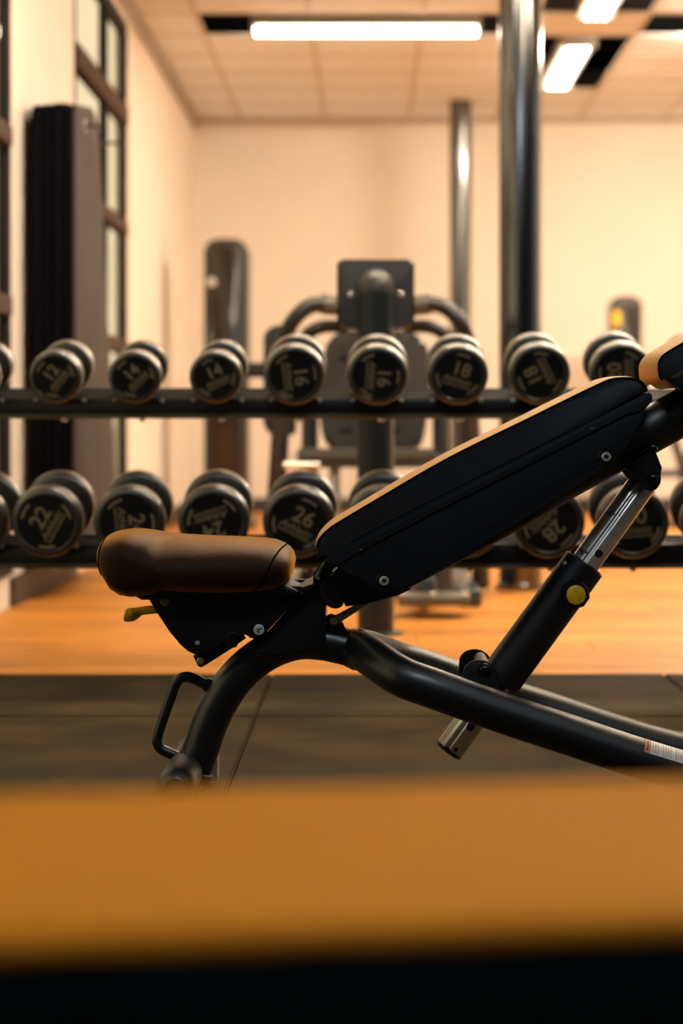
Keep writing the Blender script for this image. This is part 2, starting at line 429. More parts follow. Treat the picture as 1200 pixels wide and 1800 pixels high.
# ------------------------------------------------------------------ ceiling lamps
lampno = {}
LBL = {0: 'long ceiling tube lamp running crosswise in a dark ceiling slot, above the weight machines',
       1: 'ceiling tube lamp running crosswise on the far side of the steel column',
       2: 'bright three tube ceiling lamp running towards the back wall beside the steel column',
       3: 'three tube ceiling lamp on the near side of the steel column pointing into the room'}
for i, (x0, x1, y0, y1, al, tm) in enumerate(slots):
    cx, cy = (x0+x1)/2, (y0+y1)/2
    z0 = HC-.040
    where = ['over the weight machines', 'over the dumbbell rack', 'added as unseen fill over the flat bench'][i//4]
    lab = LBL[i % 4] if i < 4 else '%s ceiling tube lamp %s' % (['crosswise', 'far crosswise', 'lengthwise', 'near lengthwise'][i % 4], where)
    root = thing('ceiling_lamp', lab, 'ceiling lamp', (cx, cy, z0), 'ceiling tube lamps in dark slots')
    hw, hl = (.085, .62) if al == 'x' else (.095, .70)
    sp_ = .036 if al == 'x' else .044
    if al == 'y': cy += -.12 if y0 > 10.8 else .12
    def bx(nm, a, b, c, d, z, zz, m, bev=0):
        if al == 'x': return box(nm, (cx+a, cy+c, z), (cx+b, cy+d, zz), m, root, bev=bev)
        return box(nm, (cx+c, cy+a, z), (cx+d, cy+b, zz), m, root, bev=bev)
    bx('housing', -hl, hl, -hw, hw, z0+.02, z0+.10, 'lamp_house', .006)
    bx('end_cap', -hl-.002, -hl+.02, -hw, hw, z0-.012, z0+.022, 'lamp_house', .003)
    bx('end_cap', hl-.02, hl+.002, -hw, hw, z0-.012, z0+.022, 'lamp_house', .003)
    bx('hanger', -hl+.1, -hl+.12, -.01, .01, z0+.10, HC+.36, 'frame_dark'); bx('hanger', hl-.12, hl-.1, -.01, .01, z0+.10, HC+.36, 'frame_dark')
    for k in (-1, 0, 1):
        d = k*sp_
        if al == 'x': a, b = (cx-hl+.02, cy+d, z0), (cx+hl-.02, cy+d, z0)
        else: a, b = (cx+d, cy-hl+.02, z0), (cx+d, cy+hl-.02, z0)
        tube('tube', [a, b], .014, tm, root, seg=10)

# ------------------------------------------------------------------ columns
def column(x, y, r, label):
    t = thing('steel_column', label, 'column', (x, y, 0), 'round steel columns')
    lathe('shaft', [(0, 0), (r, 0), (r, HC+.35), (0, HC+.35)], (x, y, 0), (0, 0, 1), 'column_paint', t, 40)
    lathe('base_ring', [(r-.002, 0), (r+.012, 0), (r+.012, .02), (r+.006, .028), (r-.002, .028)], (x, y, 0), (0, 0, 1), 'column_paint', t, 40)
column(.581, 7.70, .083, 'thick round steel column standing behind the dumbbell rack beside the weight machine')
column(.609, 13.40, .073, 'slim looking round steel column standing close to the back wall')

# ------------------------------------------------------------------ hanging mats by the window
XM = [-1.222, -1.184, -1.146, -1.108]
outl = [(7.20, .13), (7.20, 1.76), (7.24, 1.80), (7.60, 1.845), (7.72, 1.83), (7.80, 1.78), (7.86, 1.66), (8.00, 1.25), (8.20, .75), (8.42, .13)]
def hang_mat(x0, th, m, lab, grp, dy=0.0, dz=0.0):
    bm = bmesh.new()
    pts = fillet(outl, .03, 3)
    a = [bm.verts.new((x0, y+dy, z+dz)) for y, z in pts]
    b = [bm.verts.new((x0+th, y+dy, z+dz)) for y, z in pts]
    fa = bm.faces.new(a); fb = bm.faces.new(b[::-1]); n = len(pts)
    for i in range(n): bm.faces.new((a[i], b[i], b[(i+1) % n], a[(i+1) % n]))
    bmesh.ops.bevel(bm, geom=list(set(fa.edges[:]+fb.edges[:])), offset=min(th*.45, .014), segments=3, profile=.5, affect='EDGES')
    o = from_bm('exercise_mat', bm, m)
    tag(o, lab, 'exercise mat', grp); return o
for i, x in enumerate(XM):
    hang_mat(x-.004, .0365, 'mat_black', ['black exercise mat hanging closest to the wall on the hooks by the window', 'black exercise mat hanging second from the wall in the mat bundle', 'black exercise mat hanging third from the wall in the mat bundle', 'black exercise mat hanging directly behind the brown mat'][i], 'black exercise mats on the wall hooks', dy=.006*(i % 2), dz=.004*(i % 3))
bmt = hang_mat(-1.074, .012, 'mat_brown', 'brown exercise mat hanging outermost on the wall hooks by the window', None, dy=.0)
for y, z in ((7.39, 1.744), (8.00, 1.60)):
    pass
hk = thing('wall_hook', 'thin steel wall hook holding the exercise mats through an eyelet', 'hook', (XL, 7.39, 1.745), 'steel hooks for the mats')
tube('rod', [(XL-.01, 7.39, 1.745), (-.99, 7.39, 1.745), (-.98, 7.39, 1.762)], .006, 'satin_black', hk, 10)
pin('wall_plate', (XL, 7.39, 1.745), (1, 0, 0), .03, .008, 'satin_black', hk)
lathe('eyelet', [(.014, 0), (.024, 0), (.024, .004), (.014, .004), (.014, 0)], (-1.0605, 7.39, 1.745), (1, 0, 0), 'steel', hk, 20)
hk = thing('wall_hook', 'empty thin steel wall hook in front of the window beside the mats', 'hook', (XL, 8.02, 1.77), 'steel hooks for the mats')
tube('rod', [(XL-.01, 8.02, 1.77), (-.99, 8.02, 1.77), (-.98, 8.02, 1.787)], .006, 'satin_black', hk, 10)
pin('wall_plate', (XL, 8.02, 1.77), (1, 0, 0), .03, .008, 'satin_black', hk)
pin('stop_ring', (-1.075, 8.02, 1.77), (1, 0, 0), .014, .012, 'satin_black', hk)

# ------------------------------------------------------------------ weight towers near the back wall
def tower(u0, u1, vtop, Y, label, dep=.30):
    p0, p1 = P(u0, vtop, Y), P(u1, vtop, Y); x0, x1, zt = p0.x, p1.x, p0.z; wv = x1-x0
    t = thing('weight_tower', label, 'weight machine', ((x0+x1)/2, Y+dep/2, 0), 'weight stack towers at the back wall')
    r = wv*.30
    def outline(a, b, z0, z1, rr): 
        pts = [(a, z0), (b, z0)]
        for k in range(9):
            an = R(90*k/8); pts.append((b-rr+rr*math.cos(an), z1-rr+rr*math.sin(an)))
        for k in range(9):
            an = R(90+90*k/8); pts.append((a+rr+rr*math.cos(an), z1-rr+rr*math.sin(an)))
        return pts
    prism('casing', outline(x0, x1, .0, zt, r), Y, Y+dep, 'tower_shell', t, .02, 4)
    prism('front_shield', outline(x0+wv*.24, x1-wv*.20, .12, zt-wv*.20, r*.6), Y-.012, Y+.02, 'tower_glass', t, .008, 3)
    box('guide_rail', (x1-wv*.17, Y-.014, .1), (x1-wv*.10, Y+.02, zt-.30), 'machine_frame', t, .004)
    box('selector_slot', (x0+wv*.10, Y-.006, .3), (x0+wv*.18, Y+.02, zt-.35), 'tower_glass', t, .003)
    pin('pulley_bolt', (x0+wv*.18, Y-.012, zt-.26), (0, -1, 0), .028, .012, 'steel', t)
    box('foot', (x0-.04, Y-.05, 0), (x1+.04, Y+dep+.05, .06), 'machine_frame', t, .012)
    return t, x0, x1, zt
tower(358, 435, 420, 12.0, 'tall dark weight stack tower with rounded top in the corner past the windows')
tw, x0, x1, zt = tower(1075, 1128, 521, 13.2, 'smaller weight stack tower with yellow placard standing near the back wall past the steel column', .26)
p = P(1082, 560, 13.2)
box('placard', (p.x-.02, 13.185, p.z-.05), (p.x+.03, 13.2, p.z+.05), 'yellow', tw)
# seat of that tower's machine, seen past the bench
sm = thing('seated_machine', 'low machine seat with dark frame near the right part of the back wall', 'weight machine', (2.05, 12.2, 0))
p = P(1172, 832, 12.2)
box('cross_bar', (p.x-.12, 12.17, p.z-.025), (p.x+.42, 12.23, p.z+.025), 'machine_frame', sm, .012)
tube('upright', [(p.x+.12, 12.2, 0), (p.x+.10, 12.2, p.z), (p.x+.02, 12.2, p.z+.28), (p.x+.0, 12.2, p.z+.45)], .03, 'machine_frame', sm, sub=4)
tube('leg', [(p.x+.40, 12.2, 0), (p.x+.40, 12.2, p.z)], .03, 'machine_frame', sm)
box('foot', (p.x+.0, 12.1, 0), (p.x+.5, 12.3, .05), 'machine_frame', sm, .012)
lathe('roller_pad', [(0, 0), (.05, 0), (.06, .01), (.06, .19), (.05, .2), (0, .2)], (p.x+.14, 12.1, p.z+.09), (.2, 1, 0), 'machine_grey', sm, 24)
box('seat', (p.x+.12, 12.0, p.z+.02), (p.x+.5, 12.4, p.z+.09), 'machine_pad', sm, .03, 3)

# ------------------------------------------------------------------ console on its post, and the press machine behind it
Yp = 6.07
cs = thing('console_stand', 'dark console head seen from behind on a thick round post', 'console', (P(660, 740, Yp).x, Yp, 0))
px = P(660, 740, Yp).x
zt_ = P(0, 508, Yp).z
lathe('post', [(0, 0), (.056, 0), (.056, zt_), (0, zt_)], (px, Yp, 0), (0, 0, 1), 'post_paint', cs, 40)
lathe('base_flange', [(.05, 0), (.085, 0), (.085, .008), (.06, .012), (.05, .012)], (px, Yp, 0), (0, 0, 1), 'machine_frame', cs, 40)
lathe('neck_cover', [(.058, -.012), (.058, 0)]+[(.058*math.cos(R(a_)), .062*math.sin(R(a_))) for a_ in range(10, 91, 10)], (px, Yp, zt_), (0, 0, 1), 'machine_plastic', cs, 40)
Yh = 6.085
hp = fillet(XZ([(596, 456), (724, 456), (726, 470), (722, 575), (704, 577), (616, 577), (597, 575), (594, 470)], Yh), .012, 4)
prism('head_shell', hp, Yh, Yh+.07, 'machine_plastic', cs, .02, 5)
for uu in (616, 704):
    q = P(uu, 518, Yh)
    pin('screw', q+Vector((0, .004, 0)), (0, -1, 0), .009, .010, 'chrome', cs)
prism('screen_bezel', fillet(XZ([(592, 460), (728, 460), (728, 572), (592, 572)], Yh+.08), .01), Yh+.068, Yh+.085, 'gloss_black', cs, .005)

Ym = 7.5
mc = thing('chest_press_machine', 'dark seated press machine with rounded backrest, seat and bent handle arms behind the console', 'weight machine', (P(660, 740, Ym).x, Ym, 0))
def mp_(pts, Y): return XZ(pts, Y)
bk = chaikin(mp_([(566, 640), (572, 605), (588, 588), (612, 578), (706, 578), (732, 588), (750, 605), (758, 640), (752, 730), (742, 785), (724, 790), (596, 790), (570, 785), (560, 730)], Ym), 2)
prism('backrest', bk, Ym, Ym+.09, 'machine_plastic', mc, .03, 5)
for uu in (608, 690):
    for vv in (630, 757):
        q = P(uu, vv, Ym); box('slot', (q.x-.025, Ym-.003, q.z-.008), (q.x+.025, Ym+.01, q.z+.008), 'hole', mc, .003)
sp = [(P(510, 800, 7.15).x, .535), (P(782, 800, 7.15).x, .535)]
bm = bmesh.new(); b_box(bm, (P(512, 0, 7.15).x, 7.12, .500), (P(776, 0, 7.15).x, 7.50, .548)); bmesh.ops.bevel(bm, geom=bm.edges[:], offset=.022, segments=4, affect='EDGES')
from_bm('seat', bm, 'machine_grey', mc)
box('seat_plate', (P(500, 0, 7.15).x, 7.14, .482), (P(770, 0, 7.15).x, 7.48, .502), 'machine_frame', mc, .006)
tube('seat_lever', [(P(560, 0, 7.1).x, 7.13, .492), (P(498, 0, 7.1).x, 7.10, .492)], .014, 'chrome', mc, 14)
for s in (-1, 1):
    cxm = P(660, 0, Ym).x
    # bent handle arms
    tube('handle_arm', [(cxm+s*.13, 7.0, 1.055), (cxm+s*.17, 6.98, 1.06), (cxm+s*.235, 6.97, 1.05), (cxm+s*.29, 6.96, 1.0), (cxm+s*.32, 6.98, .93), (cxm+s*.325, 7.05, .85)], .028, 'satin_black', mc, 16, 5)
    tube('arm_sleeve', [(cxm+s*.13, 7.0, 1.055), (cxm+s*.19, 6.98, 1.06)], .036, 'machine_grey', mc, 16)
    tube('inner_arm', [(cxm+s*.10, 7.1, .985), (cxm+s*.19, 7.08, .985), (cxm+s*.25, 7.08, .95), (cxm+s*.27, 7.1, .88)], .024, 'satin_black', mc, 16, 5)
    tube('side_leg', [(cxm+s*.33, 7.2, .86), (cxm+s*.36, 7.3, .45), (cxm+s*.40, 7.55, .03)], .034, 'machine_frame', mc, 14, 5)
    tube('rear_leg', [(cxm+s*.25, 7.7, .86), (cxm+s*.26, 7.75, .03)], .034, 'machine_frame', mc, 14)
    box('base_rail', (cxm+s*.33-.04, 6.95, .0), (cxm+s*.33+.04, 8.1, .06), 'machine_frame', mc, .012)
    tube('link_rod', [(cxm+s*.26, 7.2, .86), (cxm+s*.33, 7.2, .86)], .03, 'machine_frame', mc, 14)
    tube('arm_support', [(cxm+s*.325, 7.05, .86), (cxm+s*.33, 7.2, .86)], .03, 'machine_frame', mc, 14)
    tube('back_bar', [(cxm+s*.25, 7.7, .86), (cxm+s*.02, 7.62, .86)], .03, 'machine_frame', mc, 14)
box('spine', (cxm-.05, 7.55, .0), (cxm+.05, 7.65, 1.0), 'machine_frame', mc, .015)
box('arm_yoke', (cxm-.14, 6.97, 1.03), (cxm+.14, 7.03, 1.08), 'machine_frame', mc, .015)
tube('yoke_stem', [(cxm, 7.0, 1.05), (cxm, 7.3, 1.06), (cxm, 7.6, .98)], .035, 'machine_frame', mc, 14, 4)
box('seat_post', (cxm-.06, 7.25, .0), (cxm+.06, 7.37, .49), 'machine_frame', mc, .015)
box('seat_strut', (cxm-.17, 7.22, .02), (cxm-.13, 7.26, .49), 'steel', mc, .01)
box('cross_base', (cxm-.37, 7.25, .01), (cxm+.37, 7.35, .055), 'machine_frame', mc, .012)
# side pad, counterweight block and foot plate
pd = fillet(mp_([(463, 585), (480, 572), (520, 570), (520, 765), (474, 765), (462, 745)], 7.9), .02)
prism('side_shield', pd, 7.9, 7.96, 'machine_pad', mc, .015, 3)
box('shield_bar', (P(428, 0, 7.93).x, 7.91, P(0, 664, 7.93).z), (P(600, 0, 7.93).x, 7.95, P(0, 637, 7.93).z), 'machine_pad', mc, .012)
tube('shield_stand', [(P(490, 0, 7.93).x, 7.93, 0), (P(490, 0, 7.93).x, 7.93, .62)], .03, 'machine_frame', mc)
box('weight_block', (P(730, 0, 7.0).x, 6.98, P(0, 1045, 7.0).z), (P(795, 0, 7.0).x, 7.12, .35), 'machine_frame', mc, .012)
box('foot_plate', (P(700, 0, 6.5).x, 6.52, .045), (P(826, 0, 6.5).x, 6.74, .075), 'machine_grey', mc, .008)
for uu in (708, 760, 818):
    tube('plate_foot', [P(uu, 1090, 6.6)*1+Vector((0, 0, 0)), (P(uu, 0, 6.6).x, 6.6, 0)], .014, 'satin_black', mc, 10)
    pin('plate_bolt', (P(uu, 0, 6.56).x, 6.56, .073), (0, 0, 1), .014, .012, 'chrome', mc)
box('foot_arm', (P(735, 0, 6.8).x, 6.70, .04), (P(765, 0, 6.8).x, 7.05, .12), 'machine_frame', mc, .012)

# ------------------------------------------------------------------ dumbbell rack
TILT = R(10)
rk = thing('dumbbell_rack', 'black two tier steel dumbbell rack standing across the room on the wood floor', 'dumbbell rack', (.2, 5.15, 0))
RX0, RX1 = -1.13, 1.45
def shelf(yr, z0, z1, ztr, yback, ty):
    # front rail with rounded lower flange, sloping tray, rear rail
    box('front_rail', (RX0, yr, z0), (RX1, yr+.03, z1), 'rack_steel', rk, .003)
    tube('rail_flange', [(RX0, yr+.012, z0-.004), (RX1, yr+.012, z0-.004)], .0085, 'rack_flange', rk, 14)
    t = (yback-ty)*math.tan(TILT)
    bm = bmesh.new()
    sec = [(yr+.028, ztr-(ty-yr-.028)*math.tan(TILT)), (yback, ztr+t), (yback, ztr+t-.004), (yr+.028, ztr-(ty-yr-.028)*math.tan(TILT)-.004)]
    a = [bm.verts.new((RX0, y, z)) for y, z in sec]; b = [bm.verts.new((RX1, y, z)) for y, z in sec]
    bm.faces.new(a); bm.faces.new(b[::-1])
    for i in range(4): bm.faces.new((a[i], b[i], b[(i+1) % 4], a[(i+1) % 4]))
    from_bm('tray', bm, 'rack_tray', rk, smooth=False)
    box('rear_rail', (RX0, yback-.002, ztr+t-.05), (RX1, yback+.02, ztr+t+.004), 'rack_steel', rk, .003)
UR = dict(yr=5.082, z0=.668, z1=.708, ztr=.7205, yback=5.27, ty=5.20)
LR = dict(yr=4.932, z0=.296, z1=.345, ztr=.3416, yback=5.11, ty=5.04)
shelf(**UR); shelf(**LR)
for x in (RX0+.02, RX1-.02):
    box('upright', (x-.03, 5.27, .0), (x+.03, 5.34, .80), 'rack_steel', rk, .008)
    box('foot', (x-.035, 4.85, 0), (x+.035, 5.55, .05), 'rack_steel', rk, .01)
    box('arm', (x-.025, 4.95, .26), (x+.025, 5.28, .31), 'rack_steel', rk, .006)
    box('arm', (x-.025, 5.09, .64), (x+.025, 5.28, .69), 'rack_steel', rk, .006)

# ------------------------------------------------------------------ dumbbells
HEADS = {}
def head_mesh(r):
    if r not in HEADS:
        bm = bmesh.new()
        prof = [(0, .0025), (.79*r, .0025), (.815*r, 0), (.88*r, 0), (.945*r, .003), (.985*r, .010), (r, .020), (r, .046), (.985*r, .053), (.94*r, .058), (.86*r, .060), (.02, .060)]
        seg = 48; rings = []
        for rr, d in prof:
            if rr == 0: rings.append([bm.verts.new((0, d, 0))])
            else: rings.append([bm.verts.new((rr*math.cos(2*math.pi*k/seg), d, rr*math.sin(2*math.pi*k/seg))) for k in range(seg)])
        for x, y in zip(rings, rings[1:]):
            for k in range(seg):
                k2 = (k+1) % seg
                f = bm.faces.new((x[0], y[k2], y[k])) if len(x) == 1 else bm.faces.new((x[k], x[k2], y[k2], y[k]))
                if x is rings[0]: f.material_index = 1
        bmesh.ops.recalc_face_normals(bm, faces=bm.faces[:])
        me = bpy.data.meshes.new('head'); bm.to_mesh(me); bm.free()
        me.materials.append(MATS['db_rubber']); me.materials.append(MATS['db_face'])
        me.shade_smooth(); me.set_sharp_from_angle(angle=R(40)); HEADS[r] = me
    return HEADS[r]
def handle_mesh():
    bm = bmesh.new()
    b_tube(bm, [(0, .055+.13*k/12, 0) for k in range(13)], [.018+.0015*math.sin(math.pi*k/12) for k in range(13)], 16)
    bmesh.ops.recalc_face_normals(bm, faces=bm.faces[:])
    me = bpy.data.meshes.new('handle'); bm.to_mesh(me); bm.free(); me.materials.append(MATS['steel']); me.shade_smooth(); return me
HANDLE = handle_mesh()
ARC = {}
def arc_mesh(r, a0):
    k = (r, round(a0, 3))
    vs, fs = [], []
    n = 8; r0, r1 = .655*r, .725*r
    for i in range(n+1):
        a = a0+R(-19+38*i/n)
        for rr in (r0, r1): vs.append((rr*math.cos(a), .0015, rr*math.sin(a)))
    for i in range(n): fs.append((2*i, 2*i+1, 2*i+3, 2*i+2))
    me = bpy.data.meshes.new('arc_mark'); me.from_pydata(vs, [], fs); me.materials.append(MATS['db_print']); return me
def dumbbell(u, v, Y, r, num, rot, label, group):
    p = P(u, v, Y)
    t = thing('dumbbell', label, 'dumbbell', p, group, local=True)
    t.rotation_euler = (TILT, 0, R(random.uniform(-1.2, 1.2)))
    h = bpy.data.objects.new('head', head_mesh(r)); C.objects.link(h); h.parent = t; ORG[h.name] = Vector((0, 0, 0))
    h2 = bpy.data.objects.new('head', head_mesh(r)); C.objects.link(h2); h2.parent = t; h2.location = (0, .24, 0); h2.rotation_euler = (0, 0, math.pi)
    hd = bpy.data.objects.new('handle', HANDLE); C.objects.link(hd); hd.parent = t
    a = R(rot); ex = Vector((math.cos(a), 0, math.sin(a))); ey = Vector((-math.sin(a), 0, math.cos(a)))
    y0 = Vector((0, .0015, 0))
    text_on('number', num, .62*r, y0+ey*(.20*r)+ex*(.06*r), ex, ey, 'db_print', h, bold=.0009)
    text_on('lettering', 'Athletic', .30*r, y0-ey*(.17*r), ex, ey, 'db_print', h, shear=.35, bold=.0003)
    # small second line, too fine to read
    vs, fs = [], []
    x = -.46*r; rr_ = random.Random(3)
    while x < .46*r:
        wd = rr_.uniform(.035, .06)*r
        q = [y0+ex*(xx)+ey*(yy) for xx, yy in ((x, -.37*r), (x+wd, -.37*r), (x+wd, -.31*r), (x, -.31*r))]
        b = len(vs); vs += [tuple(c) for c in q]; fs.append((b, b+1, b+2, b+3)); x += wd+.018*r
    me = bpy.data.meshes.new('small_print'); me.from_pydata(vs, [], fs); finish('small_print', me, 'db_print', h, smooth=False)
    for k in range(3):
        o = bpy.data.objects.new('arc_mark', arc_mesh(r, a+R(90+120*k))); C.objects.link(o); o.parent = h
    return t, p
def cradle(p, r, S):
    """saddle on the rail under a dumbbell: block under the grip, two studs on the rail face, bolt below"""
    s = S['yr']+.015; ya, yb, zb, rr = S['yr']+.002, S['yr']+.028, S['z1']-.004, .0190
    bm = bmesh.new(); ends = []
    for y in (ya, yb):                         # forked block: its notch follows the round, sloping grip
        zax = p.z+(y-p.y)*math.tan(TILT)
        out = [(-.030, zb), (.030, zb), (.030, zax-.010), (.024, zax-.006)]
        out += [(rr*math.cos(R(an)), zax+rr*math.sin(R(an))) for an in range(-20, -161, -14)]
        out += [(-.024, zax-.006), (-.030, zax-.010)]
        ends.append([bm.verts.new((p.x+x, y, z)) for x, z in out])
    bm.faces.new(ends[0]); bm.faces.new(ends[1][::-1])
    for i in range(len(ends[0])):
        j = (i+1) % len(ends[0]); bm.faces.new((ends[0][i], ends[1][i], ends[1][j], ends[0][j]))
    from_bm('saddle', bm, 'rack_steel', rk, smooth=False)
    # thin rest strip on the tray that carries the rear head
    gap = (p.z-(S['ztr']+(p.y-S['ty'])*math.tan(TILT)))*math.cos(TILT)-r
    if gap > 0:
        ta, na = Vector((0, math.cos(TILT), math.sin(TILT))), Vector((0, -math.sin(TILT), math.cos(TILT)))
        bm = bmesh.new(); vs = b_box(bm, (-.022, .196, -r-gap-.0008), (.022, .219, -r+.0006))
        for v in vs: v.co = Vector((p.x+v.co.x, p.y, p.z))+ta*v.co.y+na*v.co.z
        from_bm('rest_strip', bm, 'rack_tray', rk, smooth=False)
    for d in (-1, 1):
        q = Vector((p.x+d*.062, S['yr'], S['z1']-.008))
        pin('stud', q+Vector((0, .004, 0)), (0, -1, .35), .0055, .008, 'cap_grey', rk, 14, .4)
    pin('bolt', (p.x+.01, S['yr']+.012, S['z0']-.010), (0, 0, -1), .009, .010, 'steel', rk, 14, .4)
YU, YL = 5.0, 4.85
up = [(-50, 664, .067, '12', 40, 'dumbbell marked 12 at the end of the upper rack tier, partly out of sight'),
      (96, 664, .067, '12', 52, 'dumbbell marked 12 on the upper tier below the hanging mats'),
      (236, 664, .067, '14', 45, 'dumbbell marked 14 on the upper tier, next to the one marked 12'),
      (378, 664, .067, '14', 26, 'dumbbell marked 14 on the upper tier, beside the larger ones marked 16'),
      (517, 660, .077, '16', -83, 'dumbbell marked 16 on the upper tier, between its twin and a smaller one marked 14'),
      (663, 660.5, .077, '16', -93, 'dumbbell marked 16 on the upper tier in front of the console post'),
      (805, 660, .077, '18', -16, 'dumbbell marked 18 with upright number on the upper tier'),
      (949, 658.5, .078, '18', 117, 'dumbbell marked 18 with overturned number in front of the steel column'),
      (1092, 657, .079, '20', 92, 'dumbbell marked 20 on the upper tier behind the top of the bench backrest'),
      (1236, 656, .079, '20', 20, 'dumbbell marked 20 on the upper tier behind the bench headrest')]
lo = [(-52, 920, .088, '22', 30, 'dumbbell marked 22 at the end of the lower tier, partly out of sight'),
      (81, 920, .0875, '22', 60, 'dumbbell marked 22 on the lower tier below the hanging mats'),
      (226, 920, .088, '24', -86, 'dumbbell marked 24 on the lower tier, next to the one marked 22'),
      (375, 919, .088, '24', 197, 'dumbbell marked 24 with overturned number, behind the bench seat'),
      (524, 920, .0885, '26', -28, 'dumbbell marked 26 on the lower tier between bench seat and backrest'),
      (672, 920, .0885, '26', 15, 'dumbbell marked 26 on the lower tier in front of the console post'),
      (819, 921, .0885, '28', -60, 'dumbbell marked 28 on the lower tier hidden behind the bench backrest'),
      (966, 921, .0885, '28', 226, 'dumbbell marked 28 with overturned number seen under the bench backrest'),
      (1114, 922, .0885, '30', 5, 'dumbbell marked 30 on the lower tier behind the chrome adjusting tube'),
      (1262, 922, .0885, '30', 70, 'dumbbell marked 30 at the end of the lower tier past the chrome tube')]
for u, v, r, num, rot, lab in up:
    t, p = dumbbell(u, v, YU, r, num, rot, lab, 'dumbbells on the upper tier'); cradle(p, r, UR)
for u, v, r, num, rot, lab in lo:
    t, p = dumbbell(u, v, YL, r, num, rot, lab, 'dumbbells on the lower tier'); cradle(p, r, LR)

# ------------------------------------------------------------------ adjustable bench
YC = 3.5                                      # its centre plane, 1 px = 1 mm there
be = thing('adjustable_bench', 'black adjustable incline weight bench with chrome adjusting tube and yellow pop pin', 'weight bench', (0, YC, 0.004))
# --- seat cushion, lofted along its length
ST = [(182, 962, 975, .085), (184, 952, 990, .105), (189, 943, 1003, .122), (197, 937, 1018, .135), (207, 933.5, 1033, .143), (222, 931, 1041, .148), (240, 930.5, 1043.5, .150), (262, 932, 1044, .150),
      (290, 935, 1043, .150), (330, 939, 1042, .150), (380, 942, 1041, .149), (430, 944, 1039, .147), (465, 946, 1037, .145), (485, 949, 1034, .141), (500, 955, 1028, .134), (509, 962, 1018, .122), (514, 969, 1008, .108), (516.5, 978, 995, .088)]
def seat_params(u):
    for a, b in zip(ST, ST[1:]):
        if a[0] <= u <= b[0]:
            t = (u-a[0])/(b[0]-a[0]); return [a[k]*(1-t)+b[k]*t for k in (1, 2, 3)]
    return list((ST[0] if u < ST[0][0] else ST[-1])[1:])
def seat_exp(u):
    # boxy nose, softer thigh area behind it, medium towards the back
    pts = [(182, 2.6), (235, 3.6), (262, 2.9), (295, 1.9), (350, 2.2), (420, 2.5), (516, 2.4)]
    for a, b in zip(pts, pts[1:]):
        if a[0] <= u <= b[0]:
            t = (u-a[0])/(b[0]-a[0]); t = t*t*(3-2*t); return a[1]*(1-t)+b[1]*t
    return 2.5
def seat_pt(u, th, grow=0.0):
    top, bot, hw = seat_params(u); n = seat_exp(u)
    zt, zb = 1.390-top/1000, 1.390-bot/1000
    zm = zb+(zt-zb)*.42
    c, s = math.cos(th), math.sin(th)
    y = (hw+grow)*math.copysign(abs(c)**(2/n), c)
    z = zm+((zt-zm+grow) if s > 0 else (zm-zb+grow))*math.copysign(abs(s)**(2/n), s)
    return Vector(((u-650)/1000, YC+y, z))
us = []
for a, b in zip(ST, ST[1:]):
    k = max(1, int((b[0]-a[0])/6))
    us += [a[0]+(b[0]-a[0])*i/k for i in range(k)]
us.append(ST[-1][0])
bm = bmesh.new(); seg = 56; rings = []
for u in us: rings.append([bm.verts.new(seat_pt(u, 2*math.pi*k/seg)) for k in range(seg)])
for x, y in zip(rings, rings[1:]):
    for k in range(seg): bm.faces.new((x[k], x[(k+1) % seg], y[(k+1) % seg], y[k]))
for rg in (rings[0], rings[-1]):
    c = bm.verts.new(sum((v.co for v in rg), Vector())/seg+Vector((-.003 if rg is rings[0] else .003, 0, 0)))
    for k in range(seg): bm.faces.new((c, rg[k], rg[(k+1) % seg]))
seat = from_bm('seat_cushion', bm, 'vinyl', be, angle=80)
def seam(ufun, a0, a1):
    pts = [seat_pt(ufun(i/40), R(a0+(a1-a0)*i/40), .0003) for i in range(41)]
    tube('seam', pts, .0016, 'stitch', seat, 6)
seam(lambda t: 199-10*math.sin(min(t*1.3, 1)*math.pi*.5)+8*max(0, t-.6), 90, 230)
seam(lambda t: 503-48*t**1.5, 90, 222)
seam(lambda t: 503-48*t**1.5, 90, -42)
seam(lambda t: 199-10*math.sin(min(t*1.3, 1)*math.pi*.5)+8*max(0, t-.6), 90, -50)
# --- seat bracket plates
Yn = 3.42
plate = [(256, 1036), (259, 1046), (264, 1057), (276, 1077), (299, 1112), (317, 1134), (330, 1145), (343, 1151), (360, 1151), (410, 1118), (432, 1112), (438, 1121), (449, 1124), (460, 1119), (470, 1109), (528, 1048), (530, 1030)]
prism('seat_bracket', XZ(plate, Yn), 3.42, 3.435, 'bracket_black', be, .003)
prism('seat_bracket', XZ(plate, Yn), 3.565, 3.58, 'bracket_black', be, .003)
prism('seat_board', XZ([(225, 1026), (505, 1020), (528, 1031), (520, 1040), (260, 1046)], YC), 3.40, 3.60, 'bracket_black', be, .006)
arm = [(343, 1148), (352, 1166), (357, 1168), (366, 1163), (410, 1135), (434, 1118), (425, 1106), (370, 1140)]
prism('adjust_arm', XZ(arm, YC), 3.455, 3.475, 'bracket_black', be, .003)
box('arm_block', tuple(P(398, 1122, 3.44))[:1]+(3.415, P(0, 1136, 3.44).z), (P(418, 0, 3.44).x, 3.46, P(0, 1108, 3.44).z), 'gloss_black', be, .004)
def disc(nm, u, v, Y, r, ln, m, seg=20, bev=.2): return pin(nm, P(u, v, Y)+Vector((0, .002, 0)), (0, -1, 0), r, ln+.002, m, be, seg, bev)
disc('pivot_cap', 290, 1057, 3.42, .0085, .004, 'cap_grey')
disc('bolt', 331, 1049, 3.42, .0042, .003, 'steel', 6)
disc('bolt', 347, 1130, 3.42, .0045, .003, 'steel', 6)
disc('bolt', 353, 1161, 3.455, .0065, .006, 'steel', 12)
dd = disc('angle_disc', 455, 1107, 3.42, .0095, .005, 'disc_white', 24)
